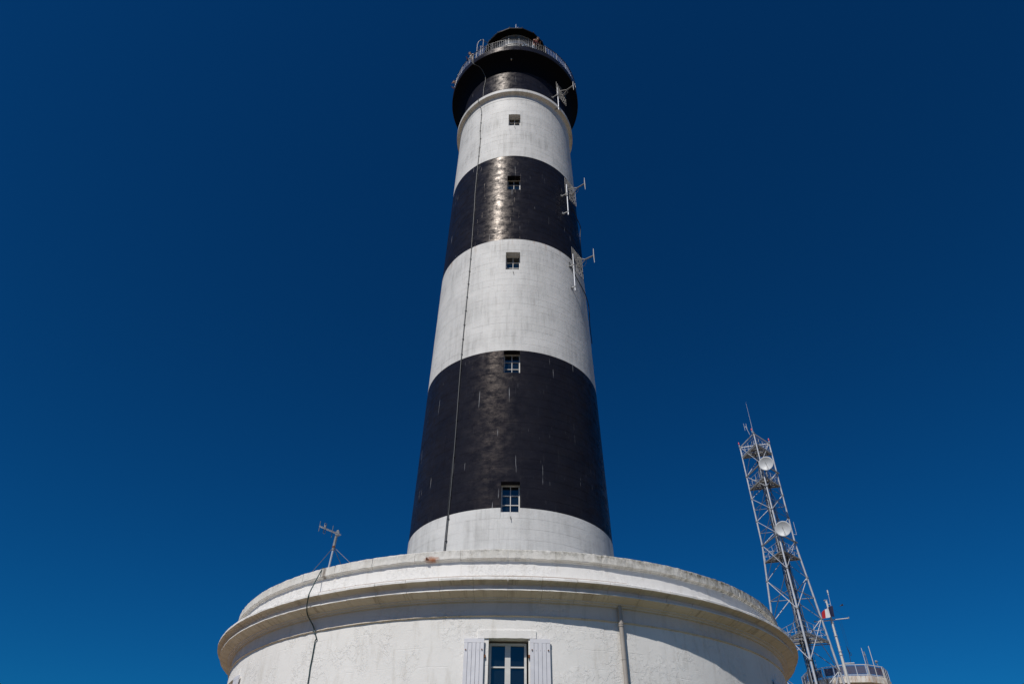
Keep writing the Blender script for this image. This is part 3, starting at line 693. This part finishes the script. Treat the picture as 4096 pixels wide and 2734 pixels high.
def dish(c, lab):
    T = thing('dish_antenna', c, lab, 'dish', 'dishes on the lattice mast')
    N = (Vector((CAM.x-14, CAM.y, 0))-Vector((c[0], c[1], 0))).normalized(); N = (N+Vector((0, 0, -.10))).normalized()
    X = Vector((0,0,1)).cross(N).normalized(); Y = N.cross(X); rd = .74; mb = MB(); n = 36
    vs_ = []; rings = [(.02, -.20), (.25, -.178), (.5, -.108), (.66, -.035), (rd, 0), (rd+.01, -.015), (.67, -.06), (.5, -.13), (.25, -.20), (.02, -.225)]
    for r, y in rings: vs_ += [Vector(c)+X*(r*math.cos(2*math.pi*i/n))+Y*(r*math.sin(2*math.pi*i/n))+N*y for i in range(n)]
    mb.add(vs_, [(j*n+i, j*n+(i+1) % n, (j+1)*n+(i+1) % n, (j+1)*n+i) for j in range(len(rings)-1) for i in range(n)], True); mb.build('reflector', M['dish'], T)
    MB().tube([Vector(c)+N*(-.05)-Y*.68+X*.12, Vector(c)+N*.28-Y*.05, Vector(c)+N*.30+Y*.06, Vector(c)+N*.18+Y*.10], .018, 6).build('feed_arm', M['cable_grey'], T)
    MB().tube([Vector(c)-N*.32, Vector(c)-N*.55], .12, 12).beam(Vector(c)-N*.5-Y*.5, Vector(c)-N*.5+Y*.5, .09).build('mount', M['galv_dull'], T)
dish((26.50, 33.25, 36.40), 'upper round grey dish on the lattice mast, between its two top platforms')
dish((26.55, 33.20, 29.25), 'lower round grey dish on the lattice mast, above the third platform down')
def top_rod(p, h, r): MB().tube([p, p+Vector((0,0,h))], [r, r*.35], 6).build('whip_aerial', M['galv'], MT)
top_rod(leg('M', 40.6)+Vector((.02, .1, 0)), 4.0, .024)
q = leg('M', 40.5)+Vector((-.35, .25, 0)); dm = MB().tube([q, q+Vector((-.25, .05, 1.15))], .026, 6)
for s in (-.13, .13): dm.tube([q+Vector((-.25+s, .05, .55)), q+Vector((-.25+s, .05, 1.45))], .02, 6)
dm.box(q+Vector((-.25, .05, 1.0)), (.3, .05, .05)); dm.build('dipole_pair', M['galv'], MT)
for k, dv in (('M', (-.12, .02)), ('R', (.05, 0)), ('L', (-.04, 0))):
    p = leg(k, 40.62)+Vector((*dv, 0)); MB().tube([p, p+Vector((0,0,.28))], .04, 8).build('lamp_stem', M['galv'], MT)
    MB().tube([p+Vector((0,0,.28)), p+Vector((0,0,.44)), p+Vector((0,0,.55))], [.065, .065, .03], 10).build('obstruction_lamp', M['red'], MT)
wb = leg('R', 29.9)+Vector((.35, -.1, 0)); MB().tube([wb, wb+Vector((0,0,1.35))], .022, 6).tube([leg('R', 30.0), wb], .02, 6).build('side_whip', M['galv'], MT)

# ------------------------------------------------------------------ lookout (signal station) behind the mast
SC = Vector((36.28, 50.2, 0)); SR = 5.15
ST = thing('lookout_building', (SC.x, SC.y, 0), 'squat many-sided concrete lookout building with rust-streaked parapet and railed roof', 'building')
def poly(r, z, n=12, off=9): return [SC+azp(r, off+i*360/n, z) for i in range(n)]
def polyring(mb, rings, n=12):
    vv = [p for r, z in rings for p in poly(r, z, n)]
    mb.add(vv, [(j*n+i, j*n+(i+1) % n, (j+1)*n+(i+1) % n, (j+1)*n+i) for j in range(len(rings)-1) for i in range(n)])
mb = MB(); polyring(mb, [(3.9, 0), (3.9, 18.35)]); mb.build('wall', M['concrete'], ST)
mb = MB(); polyring(mb, [(3.9, 18.36), (4.42, 18.40), (4.42, 19.02), (4.2, 19.02), (4.2, 18.7), (.1, 18.7)]); mb.build('parapet', M['rust_concrete'], ST)
A = poly(4.34, 0)
for i in range(12):
    p, q = A[i], A[(i+1) % 12]; d = (q-p).normalized(); nrm = Vector((-(q-p).y, (q-p).x, 0)).normalized(); Z = Vector((0,0,1))
    fr = MB(); fr.beam(p+Z*20.08, q+Z*20.08, .06); fr.beam(p+Z*19.12, q+Z*19.12, .05)
    for t in (.06, .5, .94): fr.beam(p.lerp(q, t)+Z*19.0, p.lerp(q, t)+Z*20.06, .055)
    fo = fr.build('guard_rail', M['window_white'], ST)
    for t0, t1 in ((.09, .47), (.53, .91)):
        a, b = p.lerp(q, t0), p.lerp(q, t1); MB().box((a+b)/2+Z*19.58, ((b-a).length, .02, .74), (d, nrm, Z)).build('mesh_panel', M['mesh_panel'], fo)
for x, y, z0, z1, r_ in ((38.95, 50, 18.7, 22.78, .028), (39.8, 50, 18.7, 22.99, .035)): MB().tube([(x, y, z0), (x, y, z1)], r_, 8).build('whip_aerial', M['window_white'], ST)
lt = MB(); c = Vector((39.12, 50, 0))
for i in range(3):
    d = azp(.14, i*120, 0); d2 = azp(.14, i*120+120, 0); lt.tube([c+d+Vector((0,0,18.7)), c+d+Vector((0,0,22.1))], .022, 5)
    for z in np.arange(18.8, 21.9, .3): lt.tube([c+d+Vector((0,0,z)), c+d2+Vector((0,0,z+.3))], .016, 4)
lt.tube([c+Vector((0,0,22)), c+Vector((0,0,22.4))], .06, 8).build('short_lattice', M['galv_dull'], ST)
MB().tube([(40.2, 49.9, 18.7), (40.15, 49.9, 21.3)], .03, 6).sphere((40.1, 49.9, 21.35), .14, 8, 6).tube([(40.0, 49.9, 21.2), (40.3, 49.9, 21.4)], .03, 6).build('wind_gauge', M['galv_dull'], ST)
# signal mast with yard
FP = Vector((34.72, 46.1, 0))
FM = thing('signal_mast', FP, 'white signal mast with a horizontal yard in front of the lookout building', 'mast')
V = lambda x, y, z: FP+Vector((x, y, z))
MB().tube([V(0,0,0), V(0,0,20), V(0,0,26.6)], [.16, .14, .09], 12).build('pole', M['window_white'], FM)
for z in (21.0, 21.35, 22.9, 24.3): MB().tube([V(0,0,z-.03), V(0,0,z+.03)], .17, 12).build('band', M['galv'], FM)
MB().tube([V(-1.86, 0, 24.35), V(1.96, 0, 24.78)], .055, 8).build('yard', M['window_white'], FM)
for s in (-1.86, 1.92): MB().box(V(s, 0, 24.42 if s < 0 else 24.84), (.12, .12, .12)).build('yard_fitting', M['galv_dull'], FM)
MB().tube([V(.34, 0, 25.6), V(.42, 0, 27.2)], .022, 6).tube([V(.42, 0, 27.2), V(.43, 0, 27.45)], .045, 8).tube([V(.43,0,27.45), V(.44, 0, 27.75)], .075, 10).tube([V(0,0,26.2), V(.36,0,26.25)], .03, 6).build('wind_sensor', M['window_white'], FM)
MB().box(V(-.08, 0, 26.65), (.34, .2, .06)).tube([V(-.12,0,26.4), V(-.12,0,26.65)], .05, 6).box(V(.3, 0, 25.75), (.22, .18, .16)).build('head_fitting', M['galv'], FM)
for i in range(18): MB().tube([V(-.24, 0, 19.2+.38*i), V(.24, 0, 19.2+.38*i)], .014, 5).build('step', M['galv_dull'], FM)
for a, b in (((.06, 0, 26.0), (1.9, 0, 24.8)), ((-.06, 0, 26.0), (-1.8, 0, 24.4)), ((.8, 0, 24.6), (.9, .1, 21.9)), ((1.0, 0, 24.65), (1.1, .1, 21.6)), ((-1.2, 0, 24.4), (-1.0, 0, 19.0))):
    MB().tube([V(*a), V(*b)], .008, 4).build('halyard', M['cable_black'], FM)
MB().tube([V(0, 0, 20.2), V(1.15, 0, 20.26)], .06, 8).build('lower_arm', M['window_white'], FM)
hk = thing('hanging_tackle', V(.75, .05, 20.26), 'dark knotted rope tackle hanging above the rail beside the white signal mast', 'tackle')
MB().tube(spline([V(.85, .05, 21.9), V(.92, .05, 21.5), V(.95, .05, 21.2), V(.88, .05, 20.8), V(.82, .05, 20.3)], 4), [.05 if 2 < i < 9 else .025 for i in range(17)], 6).build('rope', M['cable_black'], hk)
MB().tube(spline([V(.93, .05, 21.3), V(1.12, .05, 21.25), V(1.1, .05, 21.0), V(.93, .05, 21.1)], 4), .02, 6).build('loop', M['cable_black'], hk)
# tricolour flag
FG = thing('flag', V(.2, -.02, 24.5), 'blue, white and red flag flying from the signal mast with the yard', 'flag')
def fcloth(u, v):
    bx = Vector((.40, -.34, 25.95)); by = Vector((.33, -.34, 24.80))
    p = bx.lerp(by, v) + Vector((-1.42*u, .12*math.sin(u*7+v*1.5)-.1*u, -.55*u*u*(1-.45*v)-.22*u*(1-v)+.05*math.sin(u*9)))
    return FP+p
for nm, (u0, u1), cl in (('blue_stripe', (0, .38), (.010, .014, .055)), ('white_stripe', (.38, .74), (.72, .72, .74)), ('red_stripe', (.74, 1.0), (.45, .012, .02))):
    mb = MB(); n, m = 8, 8; vv = [fcloth(u0+(u1-u0)*i/n, j/m) for i in range(n+1) for j in range(m+1)]
    mb.add(vv, [(i*(m+1)+j, (i+1)*(m+1)+j, (i+1)*(m+1)+j+1, i*(m+1)+j+1) for i in range(n) for j in range(m)], True); mb.build(nm, plain(nm+'_cloth', cl, .8, var=.05), FG)

# ------------------------------------------------------------------ people on the gallery
def skin_mesh(name, verts, edges, radii, root, mat, parent, sub=1):
    me = bpy.data.meshes.new(name); me.from_pydata([tuple(v) for v in verts], edges, []); me.materials.append(mat)
    o = put(name, me, parent); s = o.modifiers.new('skin', 'SKIN'); s.use_smooth_shade = True
    dat = me.skin_vertices[0].data
    for i, r_ in enumerate(radii): dat[i].radius = (r_, r_) if not isinstance(r_, tuple) else r_
    dat[root].use_root = True
    u = o.modifiers.new('sub', 'SUBSURF'); u.levels = sub; u.render_levels = sub
    return o
def person(az_, r_, face, lean, shirt, pants, hair, label, arms='rail', h=1.75):
    base = azp(r_, az_, 49.06); T = thing('person', base, label, 'person', 'visitors on the lighthouse gallery')
    Fw = azp(1, face, 0); Rt = azp(1, face+90, 0); Z = Vector((0,0,1)); k = h/1.75
    P = lambda f, s, z: base+(Fw*f+Rt*s+Z*z)*k
    ln = lambda z: lean*max(0, z-.92)       # lean forward from the hips
    hip = P(0, 0, .94); ch = P(ln(1.32), 0, 1.30-.12*lean); nk = P(ln(1.5), 0, 1.47-.25*lean); hd = P(ln(1.66)+.04, 0, 1.63-.35*lean)
    sk = plain('skin_tone', (.42, .25, .17), .6)
    vs_ = [hip, P(ln(1.12), 0, 1.12-.04*lean), ch, nk, hd-Z*.06*k, hd+Z*.05*k]; ed = [(0,1),(1,2),(2,3),(3,4),(4,5)]; rr = [(.15,.11),(.14,.10),(.17,.11),.055,.085,.095]
    elb, hnd = [], []
    for s in (-1, 1):
        i0 = len(vs_); sh = ch+Rt*s*.19*k+Z*.10*k; el = P(ln(1.3)+.10, s*.30, 1.12-.12*lean); ha = P(ln(1.1)+.34, s*.20, 1.06)
        if arms == 'down': el = P(.02, s*.26, 1.10); ha = P(.10, s*.25, .86)
        vs_ += [sh, el, ha, ha+(ha-el).normalized()*.09*k]; ed += [(2,i0),(i0,i0+1),(i0+1,i0+2),(i0+2,i0+3)]; rr += [.062,.046,.034,.030]
        for q in range(5):                  # fingers
            j = len(vs_); off = Rt*(q-2)*.018*k+(-Z*.02 if q else Z*.012); vs_ += [ha+(ha-el).normalized()*(.15-.012*abs(q-2))*k+off]; ed += [(i0+3, j)]; rr += [.009]
        l0 = len(vs_); vs_ += [P(0, s*.10, .88), P(.03, s*.11, .50), P(-.01, s*.11, .09), P(.13, s*.12, .04)]; ed += [(0,l0),(l0,l0+1),(l0+1,l0+2),(l0+2,l0+3)]; rr += [.085,.058,.042,.035]
        elb.append((sh, el)); hnd.append(l0)
    skin_mesh('body', vs_, ed, rr, 0, sk, T)
    sv = [vs_[1]-Z*.10*k, vs_[1], ch, nk-Z*.03*k]; se = [(0,1),(1,2),(2,3)]; sr = [(.165,.125),(.16,.12),(.19,.13),.075]
    for sh, el in elb: i0 = len(sv); sv += [sh, sh.lerp(el, .75)]; se += [(2,i0),(i0,i0+1)]; sr += [.08,.065]
    skin_mesh('shirt', sv, se, sr, 0, plain('shirt_cloth', shirt, .85), T)
    tv = [hip+Z*.04*k]; te = []; ty = [(.165,.125)]
    for l0 in hnd: i0 = len(tv); tv += [vs_[l0], vs_[l0+1], vs_[l0+2]+Z*.05]; te += [(0,i0),(i0,i0+1),(i0+1,i0+2)]; ty += [.10,.075,.062]
    skin_mesh('trousers', tv, te, ty, 0, plain('trouser_cloth', pants, .85), T)
    fc = MB(); hc = hd+Z*.02*k
    for s in (-1, 1): fc.sphere(hc+Fw*.088*k+Rt*s*.032*k+Z*.01, .012, 6, 5); fc.sphere(hc+Rt*s*.098*k, .022, 6, 5)
    fc.sphere(hc+Fw*.105*k-Z*.02, .018, 6, 5).sphere(hc+Fw*.092*k-Z*.058, .020, 6, 4, (1, 1, .4)); fc.build('face', sk, T)
    hm = MB(); hm.sphere(hc-Fw*.02*k+Z*.032*k, .112*k, 12, 8, (1, 1, .95)); hm.build('hair', plain('hair_colour', hair, .7), T)
person(17.5, 4.50, 40, .55, (.36, .11, .10), (.30, .36, .44), (.03, .02, .015), 'person in red top and pale jeans leaning on the gallery rail', 'rail', 1.8)
person(8.3, 4.42, -150, .50, (.03, .03, .04), (.22, .30, .40), (.03, .02, .015), 'person in black top and jeans bending down behind the gallery rail', 'rail', 1.75)
person(-45.0, 4.50, -50, .40, (.55, .56, .58), (.08, .12, .22), (.06, .03, .02), 'person in white top leaning over the gallery rail near the ladder hoops', 'rail', 1.8)
person(-77.0, 4.52, -80, .45, (.25, .12, .12), (.06, .06, .08), (.04, .025, .02), 'person with head just above the gallery rail at the far bend', 'rail', 1.8)

# ------------------------------------------------------------------ bird
bd_ = MB(); bc = Vector((33.36, 40, 24.14)); bd_.tube([bc+Vector((-.16, 0, 0)), bc+Vector((-.08, 0, .01)), bc+Vector((.06, 0, .015)), bc+Vector((.15, 0, .02)), bc+Vector((.2, 0, .015))], [.012, .045, .05, .03, .008], 8)
for s in (-1, 1): bd_.add([bc+Vector((.08, s*.03, .02)), bc+Vector((.10, s*.22, .09)), bc+Vector((-.02, s*.46, .03)), bc+Vector((-.06, s*.2, .07)), bc+Vector((-.05, s*.03, .02)), bc+Vector((.04, s*.2, .065))], [(0,1,5),(1,2,5),(2,3,5),(3,4,5),(4,0,5)])
bd_.build('bird', M['cable_grey'], label='small dark bird flying in the blue sky near the signal mast', cat='bird')
